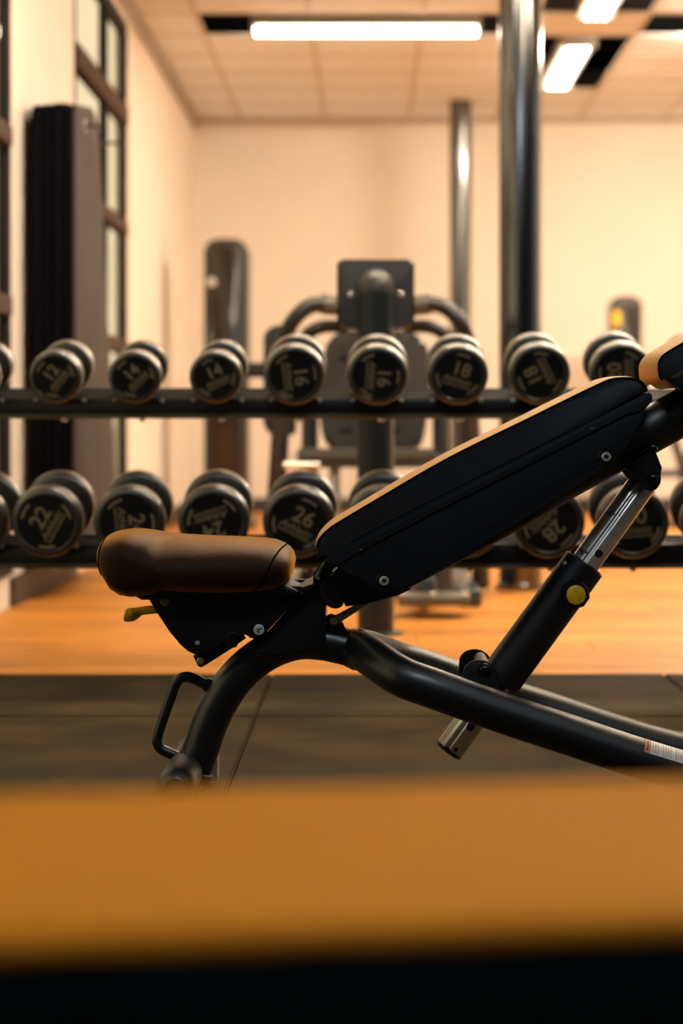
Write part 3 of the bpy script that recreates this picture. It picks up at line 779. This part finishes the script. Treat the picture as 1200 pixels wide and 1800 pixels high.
text_on('lettering', '0°', .011, P(456.5, 1108, 3.42)+Vector((0, -.0056, 0)), (1, 0, .15), (-.15, 0, 1), 'print_black', dd, bold=.0003)
# yellow seat lever
lv = catmull([P(285, 1070, 3.5), P(262, 1072, 3.5), P(248, 1074, 3.5), P(236, 1079, 3.5), P(226, 1081, 3.5), P(219, 1080, 3.5)], 5)
nl = len(lv)
tube('seat_lever', lv, [.0075+.0045*min(1, max(0, (i/nl-.40)*5))-.004*max(0, (i/nl-.9)*10) for i in range(nl)], 'yellow_lever', be, 14, squash=(1.6, 1))
# --- hinge tower between seat and back
tw_ = [(446, 1150), (452, 1138), (463, 1124), (530, 1050), (548, 1030), (560, 1012), (566, 1030), (569, 1062), (572, 1068), (572, 1130), (560, 1142), (500, 1150)]
prism('hinge_tower', XZ(tw_, 3.44), 3.44, 3.452, 'bracket_black', be, .003)
prism('hinge_tower', XZ(tw_, 3.44), 3.548, 3.56, 'bracket_black', be, .003)
prism('tower_web', XZ([(480, 1120), (545, 1040), (562, 1020), (570, 1130), (560, 1140), (490, 1140)], YC), 3.45, 3.55, 'bracket_black', be, .004)
box('tower_edge', (P(568, 0, 3.44).x, 3.44, P(0, 1134, 3.44).z), (P(572.5, 0, 3.44).x, 3.56, P(0, 1066, 3.44).z), 'gloss_black', be, .0015)
prism('cross_plate', XZ([(500, 1029), (528, 1029), (552, 1018), (556, 1023), (530, 1036), (500, 1036)], YC), 3.41, 3.59, 'satin_black', be, .002)
# pivot pin with ridges
pv = P(572, 1002, 3.46); ax = Vector((-.40, -1, -.55)).normalized()
prof = [(0, -.03), (.011, -.03), (.011, 0)]
for k in range(4): prof += [(.012, .003+k*.006), (.0145, .005+k*.006), (.012, .008+k*.006)]
prof += [(.011, .03), (.010, .036), (.006, .041), (0, .042)]
lathe('pivot_pin', prof, pv, ax, 'satin_black', be, 24)
prism('hinge_plate', chaikin(XZ([(558, 1030), (578, 1014), (604, 1054), (603, 1064), (594, 1070), (580, 1068), (568, 1058)], 3.43), 2), 3.425, 3.433, 'satin_black', be, .002)
prism('hinge_plate', chaikin(XZ([(558, 1030), (578, 1014), (604, 1054), (603, 1064), (594, 1070), (580, 1068), (568, 1058)], 3.43), 2), 3.567, 3.575, 'satin_black', be, .002)
prism('hinge_tray', XZ([(578, 1012), (604, 1054), (607, 1066), (640, 1062), (700, 1046), (722, 1036), (700, 1030), (640, 1010), (600, 994)], 3.44), 3.435, 3.565, 'gloss_black', be, .004)
# link strip with its bolt
lk = XZ([(579, 1088), (584, 1082), (640, 1052), (646, 1060), (592, 1095), (585, 1097)], YC)
prism('link_strip', lk, 3.47, 3.476, 'link_steel', be, .001)
for q0, q1, q2, q3 in ((601, 1079, 606, 1077), (606, 1077, 611, 1074), (613, 1073, 615, 1071)):
    a, b = P(q0, q1, 3.47), P(q2, q3, 3.47); tube('print_mark', [a+Vector((0, -.0004, 0)), b+Vector((0, -.0004, 0))], .0011, 'print_black', be, 6)
pin('link_bolt', P(585, 1090, 3.47), (0, -1, 0), .0075, .012, 'steel', be, 16, .3)
pin('link_collar', P(582, 1088, 3.474), (0, -1, 0), .0095, .006, 'satin_black', be, 16, .3)
prism('link_lug', XZ([(570, 1082), (590, 1080), (600, 1096), (612, 1108), (612, 1130), (570, 1130)], YC), 3.477, 3.50, 'satin_black', be, .003)
# --- back cushion: side body, top panel, piping
Yk = 3.365
seamline = [(557, 962), (560, 951), (568, 940), (579, 930), (592, 921), (669, 875), (788, 806), (922, 740), (1005, 699), (1057, 674), (1075, 667), (1090, 665), (1108, 665), (1121, 668), (1131, 676), (1137, 688)]
botline = [(1057, 729), (902, 806), (747, 884), (623, 948), (578, 976), (571, 983), (558, 982), (555.5, 972)]
def inward(pts, d):
    return pts
body = XZ(seamline+botline, Yk)
W = .135
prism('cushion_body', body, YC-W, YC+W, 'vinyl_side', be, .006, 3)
sl = [Vector((x, 0, z)) for x, z in XZ(seamline, Yk)]
sl = catmull(sl, 4)
bm = bmesh.new(); rows = []
NY = 20
nrm_ = []
for i in range(len(sl)):
    t = (sl[min(i+1, len(sl)-1)]-sl[max(i-1, 0)]).normalized(); nrm_.append(Vector((-t.z, 0, t.x)))
for j in range(NY+1):
    s = -1+2*j/NY; s = math.copysign(1-(1-abs(s))**1.6, s)
    h = .0055*(max(0, 1-abs(s)**3.2))**.8
    rows.append([bm.verts.new(p+n*(h-.001*(abs(s) > .999))+Vector((0, YC+s*(W+.0004), 0))) for p, n in zip(sl, nrm_)])
for a, b in zip(rows, rows[1:]):
    for i in range(len(sl)-1): bm.faces.new((a[i], a[i+1], b[i+1], b[i]))
top = from_bm('cushion_top', bm, 'vinyl_lit_tan', be, angle=70)
for s in (-1, 1):
    tube('piping', [p+Vector((0, YC+s*(W-.0012), 0)) for p in sl], .0022, 'stitch', top, 8)
# --- moulded shell under the cushion
rim = XZ([(568, 986), (578, 978), (623, 950), (747, 886), (902, 808), (1057, 731), (1137, 690), (1143, 691), (1146.5, 697), (1143, 708), (1128, 724), (1112, 722), (920, 820), (747, 908), (628, 970), (598, 990), (580, 992)], Yk)
prism('shell_rim', fillet(rim, .006, 3), YC-W-.004, YC+W+.004, 'shell_plastic', be, .007, 3)
sh = XZ([(569, 990), (588, 997), (612, 1001), (632, 1020), (655, 1034), (690, 1041), (718, 1034), (790, 990), (880, 936), (1000, 862), (1058, 822), (1078, 810), (1092, 797), (1103, 781), (1114, 758), (1124, 731), (1137, 711), (1120, 712), (920, 812), (747, 900), (625, 962)], Yk)
shell = prism('back_shell', sh, YC-W+.001, YC+W-.001, 'shell_plastic', be, .012, 4)
for uu, vv in ((1065, 803), (675, 1021)):
    q = P(uu, vv, Yk)
    lathe('bolt_seat', [(0, 0), (.013, 0), (.014, .001), (.013, .002), (0, .002)], q+Vector((0, .0012, 0)), (0, -1, 0), 'gloss_black', shell, 28)
    lathe('bolt', [(0, .002), (.0035, .002), (.004, .0055), (.0068, .0055), (.0082, .004), (.0082, 0), (0, 0)], q+Vector((0, .0005, 0)), (0, -1, 0), 'steel', shell, 24)
    pin('socket', q+Vector((0, .0, 0)), (0, -1, 0), .0033, .0030, 'hole', shell, 6, .05)
for uu, vv in ((635, 966), (1041, 753)):
    q = P(uu, vv, Yk-.004); box('scuff', (q.x-.003, YC-W-.0050, q.z-.0008), (q.x+.003, YC-W-.0035, q.z+.0008), 'cap_grey', shell)
# --- back frame tube
tube('back_frame', [P(690, 1003, YC), P(876, 905, YC), P(1000, 833, YC), P(1200, 724, YC), P(1330, 653, YC)], .041, 'satin_black', be, 28, squash=(.9, 1))
# --- headrest
hb = [(1158, 640), (1161, 631), (1170, 623), (1200, 605), (1290, 556), (1318, 545), (1330, 552), (1330, 572), (1318, 588), (1200, 650), (1172, 667), (1161, 666)]
Yd = 3.38
hx = fillet(XZ(hb, Yd), .006, 3)
head = prism('headrest_body', hx, YC-.12, YC+.12, 'vinyl_side', be, .004, 3)
hs = catmull([Vector((x, 0, z)) for x, z in XZ([(1164, 667.5), (1159.5, 662), (1157.5, 645), (1158.5, 636), (1163, 628), (1171, 621), (1200, 603.5), (1250, 576), (1290, 554), (1316, 543.5), (1328, 547)], Yd)], 4)
bm = bmesh.new(); rows = []; nr = []
for i in range(len(hs)):
    t = (hs[min(i+1, len(hs)-1)]-hs[max(i-1, 0)]).normalized(); nr.append(Vector((-t.z, 0, t.x)))
for j in range(NY+1):
    s = -1+2*j/NY; s = math.copysign(1-(1-abs(s))**1.6, s)
    h = .009*(max(0, 1-abs(s)**3))**.8
    rows.append([bm.verts.new(p+n*h+Vector((0, YC+s*.1204, 0))) for p, n in zip(hs, nr)])
for a, b in zip(rows, rows[1:]):
    for i in range(len(hs)-1): bm.faces.new((a[i], a[i+1], b[i+1], b[i]))
ht = from_bm('headrest_top', bm, 'vinyl_lit_tan', be, angle=70)
for s in (-1, 1): tube('piping', [p+Vector((0, YC+s*.119, 0)) for p in hs], .0020, 'stitch', ht, 8)
prism('headrest_board', fillet(XZ([(1146, 664), (1160, 667), (1172, 668), (1200, 651), (1320, 587), (1324, 600), (1200, 668), (1180, 684), (1166, 680)], YC), .006), YC-.11, YC+.11, 'shell_plastic', be, .006)
prism('headrest_mount', XZ([(1186, 672), (1300, 608), (1310, 640), (1196, 705)], YC), YC-.03, YC+.03, 'satin_black', be, .004)
# --- upper clevis
cl = [(1094, 812), (1100, 806), (1142, 784), (1150, 786), (1153, 797), (1164, 824), (1159, 829), (1161.5, 838), (1161, 849), (1154, 860), (1143, 864), (1130, 859), (1108, 836)]
for y0, y1 in ((3.452, 3.462), (3.538, 3.548)): prism('clevis_plate', fillet(XZ(cl, 3.452), .003, 2), y0, y1, 'bracket_black', be, .0015)
prism('clevis_bridge', XZ([(1096, 810), (1144, 784), (1150, 792), (1102, 818)], 3.46), 3.452, 3.548, 'bracket_black', be, .002)
lathe('pivot_dome', [(.0105, 0), (.0105, .004), (.0085, .009), (.005, .0115), (0, .0125)], P(1147, 841, 3.452)+Vector((0, .001, 0)), (0, -1, 0), 'gloss_black', be, 24)
lathe('cap_bolt', [(.007, 0), (.007, .004), (.005, .0075), (0, .009)], P(1148, 788, 3.452)+Vector((0, .001, 0)), (0, -1, .2), 'gloss_black', be, 20)
tube('cross_pin', [P(1146, 841, 3.46)+Vector((0, 0, 0)), P(1146, 841, 3.46)+Vector((0, .085, 0))], .008, 'steel', be, 14)
# --- telescopic strut
A0 = Vector((P(1130, 849, YC).x, YC, P(1130, 849, YC).z)); A1 = Vector((P(789, 1318, YC).x, YC, P(789, 1318, YC).z))
ad = (A1-A0).normalized(); sd = Vector((-ad.z, 0, ad.x))       # across the strut, towards lower right
if sd.x < 0: sd = -sd
Lt = (A1-A0).length
def strut_surface(d, s, r, off=0.0):
    y = math.sqrt(max(0, r*r-s*s)); n = (sd*s+Vector((0, -1, 0))*y).normalized()
    return A0+ad*d+n*(r+off), n
RT = .0255
bm = bmesh.new(); seg = 72; rings = []
for d in (0, .002, Lt-.002, Lt):
    ring = []
    for k in range(seg):
        an = 2*math.pi*k/seg
        r = RT-(.0015 if d in (0, Lt) else 0)
        g = abs((math.degrees(an)-256+180) % 360-180)
        r -= .0026*math.exp(-(g/7.0)**2)
        ring.append(bm.verts.new(A0+ad*d+(sd*math.cos(an)+Vector((0, 1, 0))*math.sin(an))*r))
    rings.append(ring)
for x, y in zip(rings, rings[1:]):
    for k in range(seg): bm.faces.new((x[k], x[(k+1) % seg], y[(k+1) % seg], y[k]))
bm.faces.new(rings[0]); bm.faces.new(rings[-1][::-1])
inner = from_bm('inner_tube', bm, 'chrome', be, angle=45)
def along(u, v):                               # distance along the strut of a pixel on it
    q = P(u, v, YC)-A0; return q.dot(ad)
for u, v, s, r in ((1046, 969, .007, .0072), (825, 1273, .004, .0075), (797, 1312, .006, .0036)):
    q, n = strut_surface(along(u, v), s, RT, -.002); pin('pin_hole', q, n, r, .0026, 'hole', inner, 24, .05)
for tx, u, v in (('0°', 1116, 848), ('15°', 1071, 903), ('30°', 1022, 969)):
    q, n = strut_surface(along(u, v), -.0165, RT, .0004)
    xd = (n.cross(ad)); xd = xd if xd.x > 0 else -xd
    yd = n.cross(xd)
    if yd.z < 0: yd = -yd
    text_on('lettering', tx, .0125, q, xd, yd, 'print_black', inner, bold=.00025)
pin('end_plug', A1-ad*.006, ad, .0262, .010, 'gloss_black', be, 40, .15)
S0, S1 = along(1026, 989), along(880, 1200)
lathe('outer_sleeve', [(.028, S0+.004), (.028, S0), (.0365, S0), (.038, S0+.0015), (.038, S1-.001), (.036, S1), (.0258, S1)], A0, ad, 'satin_black', be, 56)
lathe('sleeve_bush', [(.0256, S0+.001), (.0256, S0-.002), (.034, S0-.002), (.0355, S0+.001)], A0, ad, 'gloss_black', be, 48)
for u, v in ((983, 983), (1030, 1071)):
    q, n = strut_surface(along(u, v), -.031 if u < 1000 else .033, .038, -.001); pin('rivet', q, n, .0042, .003, 'gloss_black' if u > 1000 else 'steel', be, 12, .3)
# yellow pop pin knob
kq = P(1009, 1043, 3.46)
lathe('knob_neck', [(0, 0), (.016, 0), (.016, .022), (0, .022)], kq+Vector((0, .018, 0)), (0, -1, 0), 'satin_black', be, 24)
knob = lathe('knob', [(0, 0), (.0235, 0), (.026, .003), (.026, .014), (.0225, .019), (.0175, .020), (0, .020)], kq+Vector((0, -.002, 0)), (0, -1, 0), 'gloss_black', be, 9, angle=20)
lathe('knob_disc', [(0, 0), (.0168, 0), (.0168, .0016), (.0155, .0024), (0, .0028)], P(1012, 1045.5, 3.44)+Vector((0, -.0015, 0)), (0, -1, 0), 'yellow', knob, 32)
# --- lower clevis on the rails
near = [(813, 1204), (815, 1176), (825, 1164), (838, 1160.5), (852, 1160.5), (866, 1169), (876, 1183), (877, 1192), (873, 1225), (840, 1215)]
prism('lower_clevis', fillet(XZ(near, 3.415), .004, 3), 3.415, 3.423, 'satin_black', be, .0015)
far = [(813, 1204), (815, 1176), (825, 1164), (838, 1160.5), (852, 1160.5), (866, 1169), (876, 1183), (877, 1192), (873, 1225), (840, 1215)]
prism('lower_clevis', fillet(XZ(far, 3.415), .004, 3), 3.577, 3.585, 'satin_black', be, .0015)
lathe('pivot_dome', [(.0115, 0), (.0115, .004), (.009, .0095), (.005, .012), (0, .013)], P(852, 1177, 3.415)+Vector((0, .001, 0)), (0, -1, 0), 'gloss_black', be, 24)
q = P(852, 1177, 3.42); tube('clevis_pin', [(q.x, 3.42, q.z), (q.x, 3.58, q.z)], .012, 'machine_grey', be, 20)
prism('clevis_lug', XZ([(826, 1190), (846, 1164), (862, 1170), (900, 1190), (880, 1216)], YC), 3.47, 3.53, 'satin_black', be, .004)
# --- rails
rail = [(-.030, .250, .000), (-.012, .247, .018), (.008, .238, .052), (.030, .226, .085), (.060, .212, .112), (.100, .199, .123), (.145, .183, .125), (.241, .1495, .125), (.3375, .118, .125), (.458, .078, .125), (.56, .050, .125), (.66, .040, .125)]
for s in (-1, 1):
    nm = tube('rail', [(x, YC+s*y, z) for x, z, y in rail], .0345, 'satin_black', be, 28, 6)
    if s < 0: near_rail = nm
lathe('weld_collar', [(.030, -.004), (.0365, -.002), (.038, .004), (.0365, .010), (.030, .012)], (-.026, YC, .250), (.97, 0, -.20), 'satin_black', be, 32)
# --- spine, front foot
spine = [P(u, v, YC) for u, v in ((632, 1143), (600, 1135), (565, 1128), (525, 1127), (484, 1139), (446, 1162), (412, 1195), (387, 1233), (369, 1270), (354, 1314), (337, 1361), (331, 1378))]
tube('spine', spine, .0325, 'satin_black', be, 30, 6)
gus = XZ([(450, 1152), (466, 1124), (500, 1122), (572, 1118), (572, 1134), (530, 1136), (490, 1146), (462, 1164)], 3.466)
prism('gusset', gus, 3.464, 3.536, 'satin_black', be, .003)
fx, fz = P(326, 0, YC).x, .0375
lathe('front_foot', [(0, -.17), (.032, -.17), (.032, .17), (0, .17)], (fx, YC, fz), (0, 1, 0), 'satin_black', be, 32)
for s in (-1, 1):
    lathe('foot_cap', [(0, 0), (.018, .0), (.028, .007), (.0335, .02), (.0335, .045), (.0315, .047)], (fx, YC+s*.19, fz), (0, -s, 0), 'satin_black', be, 32)
lathe('spine_collar', [(.032, -.006), (.0375, -.004), (.0375, .006), (.032, .010)], spine[-2]+Vector((.001, 0, .006)), (-.34, 0, -.94), 'satin_black', be, 32)
box('transport_wheel_bracket', (fx+.02, YC+.02, .012), (fx+.055, YC+.06, .07), 'steel', be, .004)
lathe('rear_foot', [(0, -.30), (.03, -.30), (.036, -.29), (.036, .29), (.03, .30), (0, .30)], (.66, YC, .040), (0, 1, 0), 'satin_black', be, 28)
# --- carry handle
hpts = [P(u, v, YC) for u, v in ((371, 1206), (356, 1200), (338, 1192), (326, 1190), (315, 1194), (307, 1206), (299, 1228), (286, 1266), (278, 1291), (276.5, 1304), (282, 1315), (294, 1322), (308, 1328), (322, 1334))]
hdl = tube('carry_handle', hpts, .0095, 'satin_black', be, 18, 5)
for a, b in ((P(368, 1205, YC), P(361, 1202, YC)), (P(318, 1332, YC), P(312, 1329, YC))):
    tube('ferrule', [a, b], .0125, 'satin_black', hdl, 18)
# --- warning label wrapped on the near rail
rp = catmull([Vector((x, YC-y, z)) for x, z, y in rail], 12)
rp = [p for p in rp if p.x > .30]
def rail_at(x):
    for a, b in zip(rp, rp[1:]):
        if a.x <= x <= b.x:
            t = (x-a.x)/(b.x-a.x); return a.lerp(b, t), (b-a).normalized()
    return rp[-1], (rp[-1]-rp[-2]).normalized()
def rail_surf(x, deg, off):
    p, t = rail_at(x); upv = Vector((-t.z, 0, t.x)).normalized()
    n = (upv*math.sin(R(deg))+Vector((0, -1, 0))*math.cos(R(deg)))
    return p+n*(.0345+off)
def patch(nm, x0, x1, d0, d1, off, m, parent, nx=12, nd=6):
    o = ORG[parent.name]; vs, fs = [], []
    for i in range(nx+1):
        for j in range(nd+1): vs.append(tuple(rail_surf(x0+(x1-x0)*i/nx, d0+(d1-d0)*j/nd, off)-o))
    for i in range(nx):
        for j in range(nd):
            a = i*(nd+1)+j; fs.append((a, a+nd+1, a+nd+2, a+1))
    me = bpy.data.meshes.new(nm); me.from_pydata(vs, [], fs); return finish(nm, me, m, parent)
lx = P(1126.5, 0, 3.375-.03).x
lab = patch('warning_label', lx, lx+.15, 28, 84, .0004, 'sticker_white', be, 16)
patch('label_edge', lx-.0015, lx+.0, 27, 85, .0004, 'print_black', lab, 2)
patch('label_header', lx, lx+.0085, 28, 84, .0007, 'sticker_orange', lab, 2)
patch('header_line', lx+.0085, lx+.0092, 28, 84, .0008, 'print_black', lab, 1)
patch('label_border', lx-.001, lx+.15, 26, 28, .0004, 'print_black', lab, 16, 1)
rl = random.Random(5)
for i in range(30):
    xx = lx+.0125+i*.0044
    if i % 5 == 3: continue
    d = 33
    while d < 78:
        e = d+rl.uniform(5, 14); patch('print_line', xx, xx+.0012, d, min(e, 79), .0008, 'cap_grey', lab, 1, 2); d = e+2.5
for d in (36, 45, 52, 60, 67): patch('print_line', lx+.0028, lx+.006, d, d+4.5, .0010, 'print_black', lab, 1, 2)

# ------------------------------------------------------------------ flat bench close to the camera
fb = thing('flat_bench', 'flat weight bench with long smooth brown pad in front of the incline bench', 'weight bench', (0, .94, .004), local=True)
fb.rotation_euler = (0, 0, R(7))
bm = bmesh.new(); b_box(bm, (-.62, -.153, .372), (.62, .153, .441))
bmesh.ops.bevel(bm, geom=[e for e in bm.edges], offset=.016, segments=4, profile=.5, affect='EDGES')
pad = from_bm('pad', bm, 'pad_side', fb)
bm = bmesh.new(); b_box(bm, (-.622, -.155, .438), (.622, .155, .447)); bmesh.ops.bevel(bm, geom=[e for e in bm.edges if all(v.co.z > .445 for v in e.verts)], offset=.0085, segments=4, profile=.5, affect='EDGES')
from_bm('top_panel', bm, 'pad_leather', fb)
for s in (-1, 1): tube('seam', [(-.62, s*.1545, .4375), (.62, s*.1545, .4375)], .002, 'stitch', pad, 6)
box('pad_board', (-.60, -.14, .360), (.60, .14, .378), 'shell_plastic', fb, .004)
box('beam', (-.52, -.03, .300), (.52, .03, .362), 'satin_black', fb, .008)
for s in (-1, 1):
    box('leg', (s*.46-.03, -.03, .02), (s*.46+.03, .03, .305), 'satin_black', fb, .008)
    box('foot', (s*.46-.03, -.26, .0), (s*.46+.03, .26, .045), 'satin_black', fb, .010)
